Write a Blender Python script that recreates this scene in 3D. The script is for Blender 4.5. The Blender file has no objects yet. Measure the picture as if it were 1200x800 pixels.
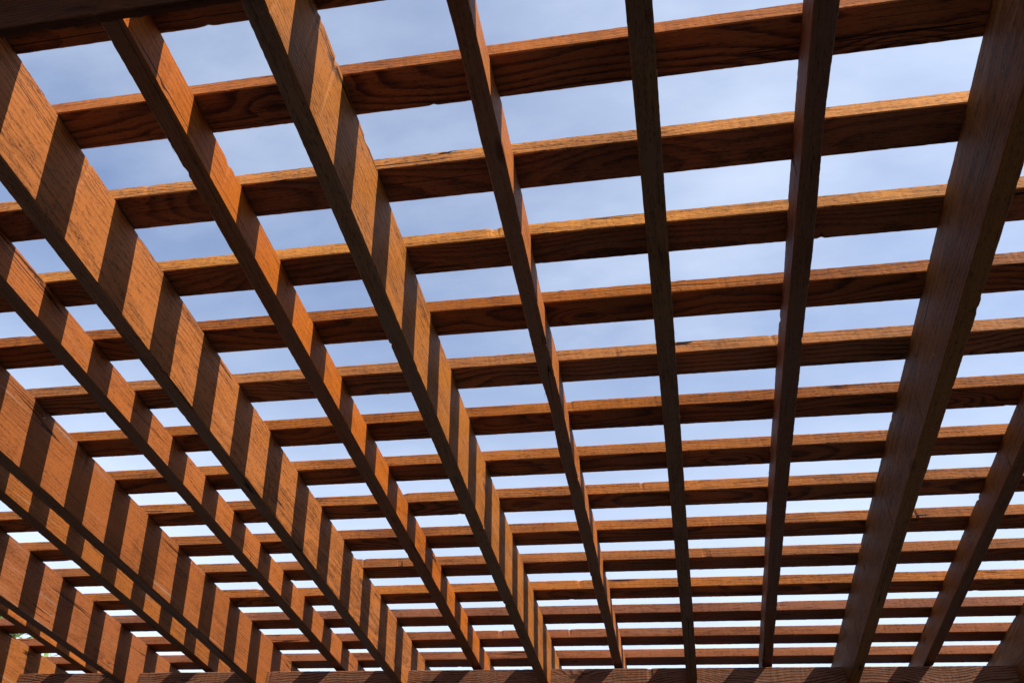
import bpy, bmesh, math, random
from mathutils import Vector, Matrix, noise

random.seed(7)
scene = bpy.context.scene
col = scene.collection
S = 1.31            # metres per model unit (a rafter is 38 mm thick)
EYE = 1.55          # camera height above the paving

# ------------------------------------------------------------------ helpers
def tag(o, label=None, cat=None, group=None, kind=None):
    if label: o['label'] = label
    if cat: o['category'] = cat
    if group: o['group'] = group
    if kind: o['kind'] = kind
    return o

class NT:
    """tiny helper for building node trees"""
    def __init__(s, nt): s.nt = nt
    def n(s, typ, **kw):
        nd = s.nt.nodes.new(typ)
        for k, v in kw.items(): setattr(nd, k, v)
        return nd
    def put(s, sock, v):
        if isinstance(v, bpy.types.NodeSocket): s.nt.links.new(v, sock)
        else: sock.default_value = v
    def math(s, op, a, b=0.0, c=0.0, clamp=False):
        nd = s.n('ShaderNodeMath', operation=op, use_clamp=clamp)
        s.put(nd.inputs[0], a); s.put(nd.inputs[1], b); s.put(nd.inputs[2], c)
        return nd.outputs[0]
    def vmath(s, op, a, b=(0, 0, 0)):
        nd = s.n('ShaderNodeVectorMath', operation=op)
        s.put(nd.inputs[0], a); s.put(nd.inputs[1], b)
        return nd.outputs['Vector']
    def noise(s, vec, scale=1.0, detail=3.0, rough=0.5, dim='3D'):
        nd = s.n('ShaderNodeTexNoise', noise_dimensions=dim)
        s.put(nd.inputs['Vector'], vec)
        nd.inputs['Scale'].default_value = scale
        nd.inputs['Detail'].default_value = detail
        nd.inputs['Roughness'].default_value = rough
        return nd.outputs['Fac']
    def ramp(s, fac, lo, hi, a=0.0, b=1.0):
        nd = s.n('ShaderNodeMapRange', interpolation_type='SMOOTHSTEP', clamp=True)
        s.put(nd.inputs['Value'], fac)
        for k, v in zip(('From Min', 'From Max', 'To Min', 'To Max'), (lo, hi, a, b)):
            s.put(nd.inputs[k], v)
        return nd.outputs['Result']
    def mix(s, fac, a, b, blend='MIX'):
        nd = s.n('ShaderNodeMix', data_type='RGBA', blend_type=blend)
        s.put(nd.inputs[0], fac); s.put(nd.inputs[6], a); s.put(nd.inputs[7], b)
        return nd.outputs[2]

def rgb(r, g, b): return (r, g, b, 1.0)

# ------------------------------------------------------------------ wood
def make_wood(name, light, dark, ring=0.55, fleck=0.5, grey=0.15, pith='Z', spot=0.0, rough=0.62, edge=None, edge_mix=0.0, spec=0.11, wf=0.9):
    """stained sawn lumber, board length along local X. Growth rings are cut from a
    solid cylinder pattern, so every face shows its own grain."""
    m = bpy.data.materials.new(name); m.use_nodes = True
    nt = m.node_tree; nt.nodes.clear(); N = NT(nt)
    out = N.n('ShaderNodeOutputMaterial'); bs = N.n('ShaderNodeBsdfPrincipled')
    nt.links.new(bs.outputs[0], out.inputs[0])
    tc = N.n('ShaderNodeTexCoord').outputs['Object']
    oi = N.n('ShaderNodeObjectInfo'); rnd = oi.outputs['Random']
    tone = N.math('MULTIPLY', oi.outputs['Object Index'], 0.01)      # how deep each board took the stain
    shift = N.math('MULTIPLY', rnd, 37.0)
    off = N.n('ShaderNodeCombineXYZ'); N.put(off.inputs[0], shift)
    N.put(off.inputs[1], N.math('MULTIPLY', rnd, 11.0)); N.put(off.inputs[2], N.math('MULTIPLY', rnd, 5.0))
    pos = N.vmath('ADD', tc, off.outputs[0])               # decorrelates the boards
    def sc(v): return N.vmath('MULTIPLY', pos, v)
    sep = N.n('ShaderNodeSeparateXYZ'); N.put(sep.inputs[0], tc)
    x, y, z = sep.outputs
    # pith of the log: a few centimetres outside the wide face
    r2 = N.math('FRACT', N.math('MULTIPLY', rnd, 7.31))
    r3 = N.math('FRACT', N.math('MULTIPLY', rnd, 13.77))
    far = N.math('MULTIPLY_ADD', r2, 0.07, 0.035)
    sid = N.math('MULTIPLY_ADD', r3, 0.09, -0.045)
    if pith == 'Z': py, pz = sid, far
    else: py, pz = N.math('MULTIPLY', far, -1.0), sid
    warp = N.noise(sc((1.1, 5.0, 5.0)), 1.0, 2.0, 0.5)
    wob = N.noise(sc((wf, 0.0, 0.0)), 1.0, 1.5, 0.5)
    wob2 = N.noise(N.vmath('ADD', sc((wf, 0.0, 0.0)), (0, 9.3, 0)), 1.0, 1.5, 0.5)
    dy = N.math('ADD', N.math('SUBTRACT', y, py), N.math('MULTIPLY_ADD', wob, 0.10, -0.05))
    dz = N.math('ADD', N.math('SUBTRACT', z, pz), N.math('MULTIPLY_ADD', wob2, 0.10, -0.05))
    rad = N.math('SQRT', N.math('ADD', N.math('MULTIPLY', dy, dy), N.math('MULTIPLY', dz, dz)))
    rad = N.math('ADD', rad, N.math('MULTIPLY', warp, 0.055))
    rad = N.math('ADD', rad, N.math('MULTIPLY', N.noise(sc((9, 40, 40)), 1.0, 2.0), 0.006))
    # knots, few and small
    vor = N.n('ShaderNodeTexVoronoi', feature='F1'); N.put(vor.inputs['Vector'], sc((4.0, 13.0, 13.0)))
    vor.inputs['Scale'].default_value = 1.0
    vs2 = N.n('ShaderNodeSeparateXYZ'); N.put(vs2.inputs[0], vor.outputs['Color'])
    some = N.math('GREATER_THAN', vs2.outputs[0], 0.72)
    knot = N.math('MULTIPLY', N.ramp(vor.outputs['Distance'], 0.07, 0.17, 1.0, 0.0), some)
    bend = N.math('MULTIPLY', N.ramp(vor.outputs['Distance'], 0.05, 0.45, 1.0, 0.0), some)
    # drying checks: long thin cracks
    ck = N.math('ABSOLUTE', N.math('SUBTRACT', N.noise(sc((0.9, 42, 42)), 1.0, 1.0, 0.4), 0.5))
    crack = N.math('MULTIPLY', N.ramp(ck, 0.004, 0.014, 1.0, 0.0), N.ramp(N.noise(sc((2.1, 11, 11)), 1.0, 1.0), 0.56, 0.62))
    rad = N.math('ADD', rad, N.math('MULTIPLY', bend, 0.020))
    fr = N.math('FRACT', N.math('DIVIDE', rad, 0.0085))
    late = N.math('MULTIPLY', N.ramp(fr, 0.30, 0.86), N.ramp(fr, 0.86, 1.0, 1.0, 0.0))
    sn = N.n('ShaderNodeSeparateXYZ'); N.put(sn.inputs[0], N.n('ShaderNodeTexCoord').outputs['Normal'])
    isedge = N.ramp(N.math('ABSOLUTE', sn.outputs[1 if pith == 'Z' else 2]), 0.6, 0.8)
    late = N.math('MULTIPLY', late, N.math('MULTIPLY_ADD', isedge, -0.6, 1.0))
    fib = N.noise(sc((6, 260, 260)), 1.0, 3.0, 0.6)
    fine = N.noise(sc((26, 420, 420)), 1.0, 2.0, 0.6)
    flk = N.ramp(N.noise(sc((70, 330, 330)), 1.0, 2.0, 0.7), 0.53, 0.66)
    patch = N.noise(sc((2.2, 9, 9)), 1.0, 4.0, 0.6)
    blot = N.noise(sc((14, 22, 22)), 1.0, 4.0, 0.65)
    t = N.math('MULTIPLY', late, ring)
    t = N.math('ADD', t, N.ramp(fib, 0.35, 0.75, -0.14, 0.30))
    t = N.math('ADD', t, N.math('MULTIPLY', flk, fleck))
    t = N.math('ADD', t, N.ramp(patch, 0.3, 0.75, -0.16, 0.26))
    t = N.math('ADD', t, N.ramp(blot, 0.35, 0.7, -0.10, 0.14))
    t = N.math('MAXIMUM', t, N.math('MULTIPLY', knot, 0.85), clamp=True)
    t = N.math('MAXIMUM', t, N.math('MULTIPLY', crack, 1.25))
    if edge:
        # narrow edges: sun brightness on slats, shade on rafters, put into the colour
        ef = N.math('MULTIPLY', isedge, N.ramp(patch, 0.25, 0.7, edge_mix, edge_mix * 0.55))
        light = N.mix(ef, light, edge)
    c = N.mix(N.math('MINIMUM', t, 1.0), light, dark)
    c = N.mix(N.math('MULTIPLY', crack, 0.7), c, rgb(0.012, 0.006, 0.004))
    # board to board difference
    hs = N.n('ShaderNodeHueSaturation')
    N.put(hs.inputs['Hue'], N.math('MULTIPLY_ADD', r3, 0.006, 0.4965))
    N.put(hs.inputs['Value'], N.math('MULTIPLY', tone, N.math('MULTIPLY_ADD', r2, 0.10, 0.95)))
    N.put(hs.inputs['Saturation'], N.math('MULTIPLY_ADD', rnd, 0.08, 0.95))
    N.put(hs.inputs['Color'], c); c = hs.outputs[0]
    # silvered, worn fibres
    gm = N.math('MULTIPLY', N.ramp(N.noise(sc((3.0, 60, 60)), 1.0, 4.0, 0.65), 0.52, 0.74),
                N.ramp(N.noise(sc((1.3, 7, 7)), 1.0, 2.0), 0.42, 0.66))
    c = N.mix(N.math('MULTIPLY', gm, grey, clamp=True), c, rgb(0.34, 0.27, 0.22))
    if spot > 0:
        sp = N.ramp(N.noise(sc((42, 60, 60)), 1.0, 2.0, 0.6), 0.775, 0.80)
        c = N.mix(N.math('MULTIPLY', sp, spot), c, rgb(0.62, 0.58, 0.52))
    N.put(bs.inputs['Base Color'], c)
    N.put(bs.inputs['Roughness'], N.math('MULTIPLY_ADD', fine, 0.25, rough - 0.12))
    bs.inputs['Specular IOR Level'].default_value = spec
    hgt = N.math('ADD', N.math('MULTIPLY', fib, 0.7), N.math('MULTIPLY', fine, 0.45))
    hgt = N.math('SUBTRACT', hgt, N.math('MULTIPLY', flk, 0.35))
    hgt = N.math('ADD', hgt, N.math('MULTIPLY', late, 0.18))
    hgt = N.math('SUBTRACT', hgt, N.math('MULTIPLY', crack, 1.2))
    bp = N.n('ShaderNodeBump'); bp.inputs['Strength'].default_value = 0.7; bp.inputs['Distance'].default_value = 0.0013
    N.put(bp.inputs['Height'], hgt); N.put(bs.inputs['Normal'], bp.outputs[0])
    return m

M_DEEP  = make_wood('stain_golden_brown', rgb(0.300, 0.098, 0.012), rgb(0.055, 0.017, 0.005), 0.32, 0.54, 0.26, 'Y', 0.5, edge=rgb(0.165, 0.082, 0.050), edge_mix=0.95)  # edge colour of the rafter woods: underside shade painted in, greyer and darker
M_WARM  = make_wood('stain_golden_brown_plain', rgb(0.310, 0.105, 0.016), rgb(0.055, 0.018, 0.005), 0.34, 0.60, 0.22, 'Y', 0.4)
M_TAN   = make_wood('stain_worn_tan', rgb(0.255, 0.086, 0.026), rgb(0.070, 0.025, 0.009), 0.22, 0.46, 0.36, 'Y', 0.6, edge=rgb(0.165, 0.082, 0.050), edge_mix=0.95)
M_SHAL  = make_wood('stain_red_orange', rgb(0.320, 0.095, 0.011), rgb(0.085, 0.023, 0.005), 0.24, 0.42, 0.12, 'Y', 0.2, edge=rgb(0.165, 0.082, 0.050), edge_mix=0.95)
M_SHALW = make_wood('stain_worn_shaded_edges', rgb(0.270, 0.082, 0.016), rgb(0.060, 0.019, 0.007), 0.35, 0.45, 0.45, 'Y', 0.6, edge=rgb(0.165, 0.082, 0.050), edge_mix=0.95)
M_SLAT  = make_wood('stain_slat_red_brown', rgb(0.245, 0.076, 0.022), rgb(0.045, 0.014, 0.008), 0.72, 0.45, 0.10, 'Z', 0.0, edge=rgb(0.52, 0.180, 0.032), edge_mix=0.8, wf=1.9)  # edge colour of the slat woods: sunlit brightness painted in
M_SLATY = make_wood('stain_slat_brown_sunlit_edges', rgb(0.230, 0.068, 0.022), rgb(0.050, 0.016, 0.008), 0.55, 0.55, 0.08, 'Z', 0.3, edge=rgb(0.74, 0.285, 0.050), edge_mix=1.0, wf=1.9)
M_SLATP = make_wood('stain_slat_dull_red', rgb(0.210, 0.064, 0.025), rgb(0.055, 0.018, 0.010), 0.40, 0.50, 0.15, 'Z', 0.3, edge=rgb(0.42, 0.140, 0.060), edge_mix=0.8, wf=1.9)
M_BEAM  = make_wood('stain_dark_beam', rgb(0.270, 0.120, 0.066), rgb(0.045, 0.019, 0.012), 0.95, 0.45, 0.45, 'Y', 0.6, wf=3.2)
M_BOARD = make_wood('stain_almost_black', rgb(0.070, 0.021, 0.008), rgb(0.018, 0.007, 0.004), 0.40, 0.40, 0.10, 'Y', 0.8, rough=0.85, spec=0.05)

# ------------------------------------------------------------------ boards
def board_mesh(name, L, w, h, bow=None, step=0.008, chips=4, rough=0.0007, seed=0, c=0.0022, wane=0.0, splinters=7):
    """sawn board: eased edges, slight warp, nicked arrises. length X, width Y, height Z"""
    rnd = random.Random(seed)
    n = max(6, int(L / step))
    a, b = w / 2, h / 2
    prof = [(-a + c, -b), (a - c, -b), (a, -b + c), (a, b - c), (a - c, b), (-a + c, b), (-a, b - c), (-a, -b + c)]
    # which long edge a profile vertex belongs to
    edge = [0, 1, 1, 2, 2, 3, 3, 0]
    inward = [(1, 1), (-1, 1), (-1, -1), (1, -1)]
    notch = [[(rnd.uniform(-L / 2, L / 2), rnd.uniform(0.004, 0.014), rnd.uniform(0.0008, 0.0028))
              for _ in range(chips)] for _ in range(4)]
    ph = rnd.uniform(0, 100)
    bm = bmesh.new(); rings = []
    for i in range(n + 1):
        x = -L / 2 + L * i / n
        sy = 0.0016 * noise.noise((x * 0.9, ph, 0.0)); sz = 0.0013 * noise.noise((x * 0.9, ph, 5.0))
        if bow: sy += bow(x)
        ring = []
        for k, (py, pz) in enumerate(prof):
            e = edge[k]; iy, iz = inward[e]
            d = rough * (0.9 + 0.8 * noise.noise((x * 95, ph + e * 7.7, 1.0)) + 0.35 * noise.noise((x * 17, ph + e * 3.1, 2.0)))
            d += wane * max(0.0, noise.noise((x * 3.2, ph + e * 5.3, 8.0)))
            for nx, nl, nd in notch[e]:
                u = abs(x - nx) / nl
                if u < 1: d += nd * (1 - u * u)
            ring.append(bm.verts.new((x, py + sy + iy * d, pz + sz + iz * d)))
        rings.append(ring)
    for i in range(n):
        for k in range(8):
            q = (k + 1) % 8
            bm.faces.new((rings[i][k], rings[i + 1][k], rings[i + 1][q], rings[i][q]))
    bm.faces.new(rings[0]); bm.faces.new(list(reversed(rings[-1])))
    for _ in range(splinters):                       # raised fibres along the arrises
        i = rnd.randint(4, n - 8); k = rnd.choice((0, 2, 4, 6)); e = edge[k]
        p = rings[i][k].co.copy(); iy, iz = inward[e]
        ln = rnd.uniform(0.010, 0.032); dr = rnd.choice((-1, 1)); out = rnd.uniform(0.12, 0.4)
        oy, oz = (-iy, 0) if rnd.random() < 0.5 else (0, -iz)
        q = [p + Vector((dr * ln * t, oy * out * ln * t ** 1.5, oz * out * ln * t ** 1.5)) for t in (0, 0.5, 1)]
        th = rnd.uniform(0.0003, 0.0006)
        vs_ = []
        for j, t in enumerate((1.0, 0.8, 0.25)):
            vs_.append([bm.verts.new(q[j] + Vector((0, a_ * th * t, b_ * th * t))) for a_, b_ in ((1, 0), (-.5, .87), (-.5, -.87))])
        for j in range(2):
            for m_ in range(3):
                bm.faces.new((vs_[j][m_], vs_[j][(m_ + 1) % 3], vs_[j + 1][(m_ + 1) % 3], vs_[j + 1][m_]))
    bmesh.ops.recalc_face_normals(bm, faces=bm.faces)
    me = bpy.data.meshes.new(name); bm.to_mesh(me); bm.free()
    return me

def part(name, me, mat, parent, loc=(0, 0, 0), rotz=0.0, label=None, tone=1.0):
    o = bpy.data.objects.new(name, me); col.objects.link(o)
    me.materials.append(mat); o.parent = parent
    o.location = loc; o.rotation_euler = (0, 0, rotz)
    if label: o['label'] = label
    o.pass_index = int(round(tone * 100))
    return o

# ------------------------------------------------------------------ pergola
pergola = bpy.data.objects.new('pergola', None); col.objects.link(pergola)
pergola.empty_display_size = 0.3
tag(pergola, 'brown stained wooden pergola roof of crossed rafters and slats seen from below against the sky', 'pergola')

ZT = 1.0                        # top of the rafters (model units above the eye)
ZD, ZS = 0.8619, 0.9361         # underside of the deep and of the shallow rafters
def W(v): return v * S
def Z(v): return v * S + EYE

SLAT_Y = [0.1203, 0.2755, 0.4302, 0.5851, 0.742, 0.8969, 1.0498, 1.2042, 1.3595, 1.5161, 1.6696, 1.8286, 1.9821, 2.1393, 2.2941, 2.4559, 2.6108]
SLAT_W, SLAT_T = 0.0643, 0.0270
X0, X1 = -2.42, 1.12
slat_tone = {3: 1.25, 4: 1.05, 5: 1.0, 6: 0.95, 7: 1.08, 8: 0.92, 10: 1.05, 12: 0.95, 13: 1.1, 14: 0.92, 15: 0.95}
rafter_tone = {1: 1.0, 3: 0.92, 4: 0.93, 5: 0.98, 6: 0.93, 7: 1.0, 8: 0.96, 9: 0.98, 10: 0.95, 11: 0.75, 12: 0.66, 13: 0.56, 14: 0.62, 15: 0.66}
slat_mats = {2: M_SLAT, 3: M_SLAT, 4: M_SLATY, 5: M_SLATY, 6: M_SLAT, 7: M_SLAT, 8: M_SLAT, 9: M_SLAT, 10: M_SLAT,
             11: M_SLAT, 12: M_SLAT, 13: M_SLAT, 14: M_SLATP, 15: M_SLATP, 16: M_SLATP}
for i, y in enumerate(SLAT_Y):
    me = board_mesh('slat', W(X1 - X0), W(SLAT_W), W(SLAT_T), seed=100 + i, chips=2, rough=0.0005)
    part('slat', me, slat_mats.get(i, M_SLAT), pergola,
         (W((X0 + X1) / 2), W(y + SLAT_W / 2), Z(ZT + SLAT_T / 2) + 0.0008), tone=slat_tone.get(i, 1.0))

RAFTERS = [('S', -2.3545, -2.3235), ('D', -2.1354, -2.1054), ('S', -1.9187, -1.8898), ('D', -1.7135, -1.6841),
           ('S', -1.4994, -1.4666), ('D', -1.2898, -1.2581), ('S', -1.0672, -1.0351), ('D', -0.8436, -0.8145),
           ('S', -0.6376, -0.607), ('D', -0.4217, -0.3938), ('S', -0.2208, -0.1932), ('D', -0.017, 0.0121),
           ('S', 0.1921, 0.2213), ('D', 0.4018, 0.4295), ('S', 0.6153, 0.6428), ('D', 0.8259, 0.8559), ('S', 1.0355, 1.0645)]
YA, YB = 0.06, 2.74
LEN = W(YB - YA)
for i, (t, xl, xr) in enumerate(RAFTERS):
    zb = ZD if t == 'D' else ZS
    w = W(xr - xl); h = W(ZT - zb)
    bow = None; wane = 0.0; chips = 4
    if i == 12: bow = lambda x: 0.009 * math.cos(math.pi * (x + 0.2) / 3.4)      # crooked one, bends to the left
    if i == 12: wane = 0.005; chips = 8
    if i in (8, 9): chips = 7
    if i == 10: wane = 0.010; chips = 9                                             # wavy barky edge
    me = board_mesh('rafter', LEN, w, h, bow=bow, seed=200 + i, chips=chips, wane=wane, rough=0.0006)
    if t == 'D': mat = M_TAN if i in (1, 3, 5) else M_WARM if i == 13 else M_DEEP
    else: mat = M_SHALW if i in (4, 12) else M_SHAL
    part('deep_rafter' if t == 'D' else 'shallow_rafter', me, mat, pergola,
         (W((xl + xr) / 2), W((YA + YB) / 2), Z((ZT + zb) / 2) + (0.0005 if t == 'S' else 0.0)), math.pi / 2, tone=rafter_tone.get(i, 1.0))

# far carrying beam: the shallow rafters stand on it, the deep ones are notched over it
HY, HT = 2.4650, 0.030
hz0, hz1 = 0.9162 - 0.140, 0.9162
me = board_mesh('support_beam', W(X1 - X0 + 0.1), W(HT), W(hz1 - hz0), seed=31, chips=5)
part('support_beam', me, M_BEAM, pergola, (W((X0 + X1) / 2), W(HY + HT / 2), Z((hz0 + hz1) / 2)))
# its second half, behind the notches and a little higher, is what the shallow rafters rest on
bz0, bz1 = ZS - 0.140, ZS - 0.0012
me = board_mesh('support_beam', W(X1 - X0 + 0.1), W(0.029), W(bz1 - bz0), seed=35, chips=4)
part('support_beam', me, M_BEAM, pergola, (W((X0 + X1) / 2), W(2.5235 + 0.0145), Z((bz0 + bz1) / 2)))
# thin carrying board nearest the viewer
NY, NT_ = 0.3632, 0.0122
nz0, nz1 = 0.800, ZS - 0.0008
me = board_mesh('support_beam', W(X1 - X0 + 0.1), W(NT_), W(nz1 - nz0), seed=33, chips=26, c=0.0016, rough=0.0010)
part('support_beam', me, M_BOARD, pergola, (W((X0 + X1) / 2), W(NY + NT_ / 2), Z((nz0 + nz1) / 2)))
# posts (below the frame) that carry the two beams
for (x, y, top) in ((X0 + 0.12, HY + HT / 2, hz0), (X1 - 0.12, HY + HT / 2, hz0), (X0 + 0.12, NY, nz0), (X1 - 0.12, NY, nz0)):
    hgt = Z(top) - 0.004
    me = board_mesh('post', hgt, 0.09, 0.09, seed=int(x * 50 + y * 90) & 255, chips=3, step=0.03)
    me.transform(Matrix.Rotation(math.pi / 2, 4, 'Y'))
    part('post', me, M_BEAM, pergola, (W(x), W(y), hgt / 2 + 0.002))

# ------------------------------------------------------------------ ground
def simple_mat(name, build):
    m = bpy.data.materials.new(name); m.use_nodes = True
    nt = m.node_tree; N = NT(nt); build(N, nt.nodes['Principled BSDF']); return m

def b_ground(N, bs):
    tc = N.n('ShaderNodeTexCoord').outputs['Object']
    f = N.noise(tc, 1.4, 6, 0.6); g = N.noise(tc, 40, 3, 0.7)
    c = N.mix(N.ramp(f, 0.35, 0.65), rgb(0.017, 0.024, 0.033), rgb(0.026, 0.034, 0.044))
    N.put(bs.inputs['Base Color'], N.mix(N.math('MULTIPLY', g, 0.5), c, rgb(0.015, 0.014, 0.014)))
    bs.inputs['Roughness'].default_value = 0.95
def b_patio(N, bs):
    tc = N.n('ShaderNodeTexCoord').outputs['Object']
    br = N.n('ShaderNodeTexBrick', offset=0.5); N.put(br.inputs['Vector'], tc)
    br.inputs['Scale'].default_value = 1.6; br.inputs['Mortar Size'].default_value = 0.008
    br.inputs['Color1'].default_value = rgb(0.024, 0.034, 0.048); br.inputs['Color2'].default_value = rgb(0.020, 0.029, 0.041)
    br.inputs['Mortar'].default_value = rgb(0.03, 0.025, 0.02)
    N.put(bs.inputs['Base Color'], N.mix(N.math('MULTIPLY', N.noise(tc, 9, 5, 0.6), 0.4), br.outputs['Color'], rgb(0.020, 0.021, 0.026)))
    bs.inputs['Roughness'].default_value = 0.9

def sheet(name, x0, x1, y0, y1, z0, z1, mat):
    bm = bmesh.new(); bmesh.ops.create_cube(bm, size=1.0)
    for v in bm.verts:
        v.co = Vector((x0 if v.co.x < 0 else x1, y0 if v.co.y < 0 else y1, z0 if v.co.z < 0 else z1))
    me = bpy.data.meshes.new(name); bm.to_mesh(me); bm.free()
    o = bpy.data.objects.new(name, me); col.objects.link(o); me.materials.append(mat)
    tag(o, kind='structure'); return o
bm = bmesh.new(); bmesh.ops.create_grid(bm, x_segments=2, y_segments=2, size=600)
me = bpy.data.meshes.new('ground'); bm.to_mesh(me); bm.free()
g = bpy.data.objects.new('ground', me); col.objects.link(g); g.location.z = -0.05
me.materials.append(simple_mat('slate_gravel', b_ground)); tag(g, kind='structure')
sheet('patio', -4.5, 4.5, -4.0, 4.6, -0.15, 0.0, simple_mat('paving', b_patio))

# ------------------------------------------------------------------ tree beyond the pergola
def b_leaf(N, bs):
    rnd = N.n('ShaderNodeNewGeometry').outputs['Random Per Island']
    N.put(bs.inputs['Base Color'], N.mix(rnd, rgb(0.045, 0.10, 0.015), rgb(0.12, 0.20, 0.035)))
    bs.inputs['Roughness'].default_value = 0.5
    N.put(bs.inputs['Transmission Weight'], 0.0)
def b_bark(N, bs):
    tc = N.n('ShaderNodeTexCoord').outputs['Object']
    f = N.noise(N.vmath('MULTIPLY', tc, (18, 18, 3)), 1.0, 5, 0.6)
    N.put(bs.inputs['Base Color'], N.mix(f, rgb(0.05, 0.035, 0.025), rgb(0.20, 0.15, 0.11)))
    bs.inputs['Roughness'].default_value = 0.95
LEAF = simple_mat('leaves', b_leaf); BARK = simple_mat('bark', b_bark)

def tube(bm, pts, rads, sides=8):
    prev = None
    for i, (p, r) in enumerate(zip(pts, rads)):
        d = (pts[min(i + 1, len(pts) - 1)] - pts[max(i - 1, 0)]).normalized()
        a = d.orthogonal().normalized(); b = d.cross(a)
        ring = [bm.verts.new(p + (a * math.cos(t) + b * math.sin(t)) * r) for t in [2 * math.pi * k / sides for k in range(sides)]]
        if prev:
            for k in range(sides):
                bm.faces.new((prev[k], prev[(k + 1) % sides], ring[(k + 1) % sides], ring[k]))
        prev = ring
    bm.faces.new(prev)

tree = bpy.data.objects.new('tree', None); col.objects.link(tree)
tree.location = (-6.78, 6.86, -0.05); tree.scale = (1.2, 1.2, 1.22)
tag(tree, 'bright green leafy tree top peeking over the pergola at the lower left', 'tree')
rt = random.Random(5); bm = bmesh.new(); tips = []
spine = [Vector((0.06 * math.sin(i), 0.05 * math.cos(i * 1.7), 0.42 * i)) for i in range(9)]
tube(bm, spine, [0.13 * (1 - i / 9.0) + 0.010 for i in range(9)], 10)
for k in range(16):
    i = rt.randint(3, 8); a = k * 2.4 + rt.uniform(-.3, .3); ln = rt.uniform(0.7, 1.35) * (1.15 - 0.06 * i)
    d = Vector((math.cos(a), math.sin(a), rt.uniform(0.1, 0.6))).normalized()
    pts = [spine[i] + d * ln * t + Vector((0, 0, 0.12 * t * t)) for t in (0, .35, .7, 1)]
    tube(bm, pts, [0.045, 0.032, 0.02, 0.008], 6)
    tips += [q for q in pts[1:] if q.z < 3.82]
me = bpy.data.meshes.new('trunk'); bm.to_mesh(me); bm.free(); part('trunk', me, BARK, tree)
bm = bmesh.new()
for tpt in tips:
    for _ in range(150):
        p = tpt + Vector([rt.gauss(0, 1) for _ in range(3)]) * 0.20
        nrm = Vector([rt.gauss(0, 1) for _ in range(3)]).normalized(); u = nrm.orthogonal().normalized(); v = nrm.cross(u)
        l = rt.uniform(0.03, 0.06); wd = l * 0.5
        bm.faces.new([bm.verts.new(p + q) for q in (-u * l, v * wd + nrm * l * .15, u * l, -v * wd + nrm * l * .15)])
me = bpy.data.meshes.new('crown'); bm.to_mesh(me); bm.free(); part('crown', me, LEAF, tree)

# ------------------------------------------------------------------ light
SUN = Vector((0.90, -0.30, 1.0)).normalized()
sl = bpy.data.lights.new('sun', 'SUN'); sl.energy = 5.0; sl.angle = math.radians(0.53); sl.color = (1.0, 0.89, 0.72)
so = bpy.data.objects.new('sun', sl); col.objects.link(so)
so.rotation_euler = (-SUN).to_track_quat('-Z', 'Y').to_euler()

world = bpy.data.worlds.new('World'); scene.world = world; world.use_nodes = True
wn = world.node_tree; wn.nodes.clear(); N = NT(wn)
wo = N.n('ShaderNodeOutputWorld'); bg = N.n('ShaderNodeBackground'); wn.links.new(bg.outputs[0], wo.inputs[0])
sky = N.n('ShaderNodeTexSky', sky_type='NISHITA'); sky.sun_disc = False
sky.sun_elevation = math.asin(SUN.z); sky.sun_rotation = math.atan2(SUN.x, SUN.y)
sky.air_density = 1.0; sky.dust_density = 0.5; sky.ozone_density = 1.6
dirv = N.n('ShaderNodeTexCoord').outputs['Generated']
sp = N.n('ShaderNodeSeparateXYZ'); N.put(sp.inputs[0], dirv)
den = N.math('MAXIMUM', N.math('ADD', sp.outputs[2], 0.12), 0.05)
cv = N.n('ShaderNodeCombineXYZ')
N.put(cv.inputs[0], N.math('DIVIDE', sp.outputs[0], den)); N.put(cv.inputs[1], N.math('DIVIDE', sp.outputs[1], den))
big = N.noise(N.vmath('MULTIPLY', cv.outputs[0], (1.3, 2.0, 1.0)), 1.0, 4, 0.55)
wisp = N.noise(N.vmath('MULTIPLY', cv.outputs[0], (2.6, 4.6, 1.0)), 1.0, 7, 0.62)
cl = N.math('ADD', N.math('MULTIPLY', big, 0.6), N.math('MULTIPLY', wisp, 0.28))
veil = N.ramp(cl, 0.30, 0.64, 0.05, 0.40)                       # thin high cloud
low = N.ramp(sp.outputs[2], 0.24, 0.78, 0.54, 0.0)              # thicker towards the horizon
dt = N.n('ShaderNodeVectorMath', operation='DOT_PRODUCT'); N.put(dt.inputs[0], dirv); dt.inputs[1].default_value = SUN
veil = N.math('ADD', veil, N.ramp(dt.outputs['Value'], -0.15, 0.95, 0.0, 0.28))     # the veil glows towards the sun
fac = N.math('MAXIMUM', veil, N.math('ADD', low, N.math('MULTIPLY', veil, 0.6)), clamp=True)
N.put(bg.inputs['Color'], N.mix(fac, N.mix(1.0, sky.outputs[0], rgb(0.89, 1.01, 1.20), 'MULTIPLY'), rgb(7.3, 8.0, 9.0)))
bg.inputs['Strength'].default_value = 0.10

# ------------------------------------------------------------------ camera
cam = bpy.data.cameras.new('camera'); co = bpy.data.objects.new('camera', cam); col.objects.link(co)
cam.sensor_width = 36.0; cam.lens = 36.0 * 1024.02 / 1200.0; cam.clip_start = 0.02; cam.clip_end = 2000
r = Vector((0.98188, 0.18033, 0.05821)); u = Vector((0.07397, -0.64756, 0.75841)); fw = Vector((-0.17445, 0.74037, 0.64917))
m = Matrix((r, u, -fw)).transposed().to_4x4(); m.translation = (0, 0, EYE)
co.matrix_world = m
scene.camera = co

vs = scene.view_settings
vs.view_transform = 'Standard'; vs.look = 'None'; vs.exposure = 0.75; vs.gamma = 1.0; vs.use_curve_mapping = False
scene.cycles.max_bounces = 8; scene.cycles.diffuse_bounces = 5
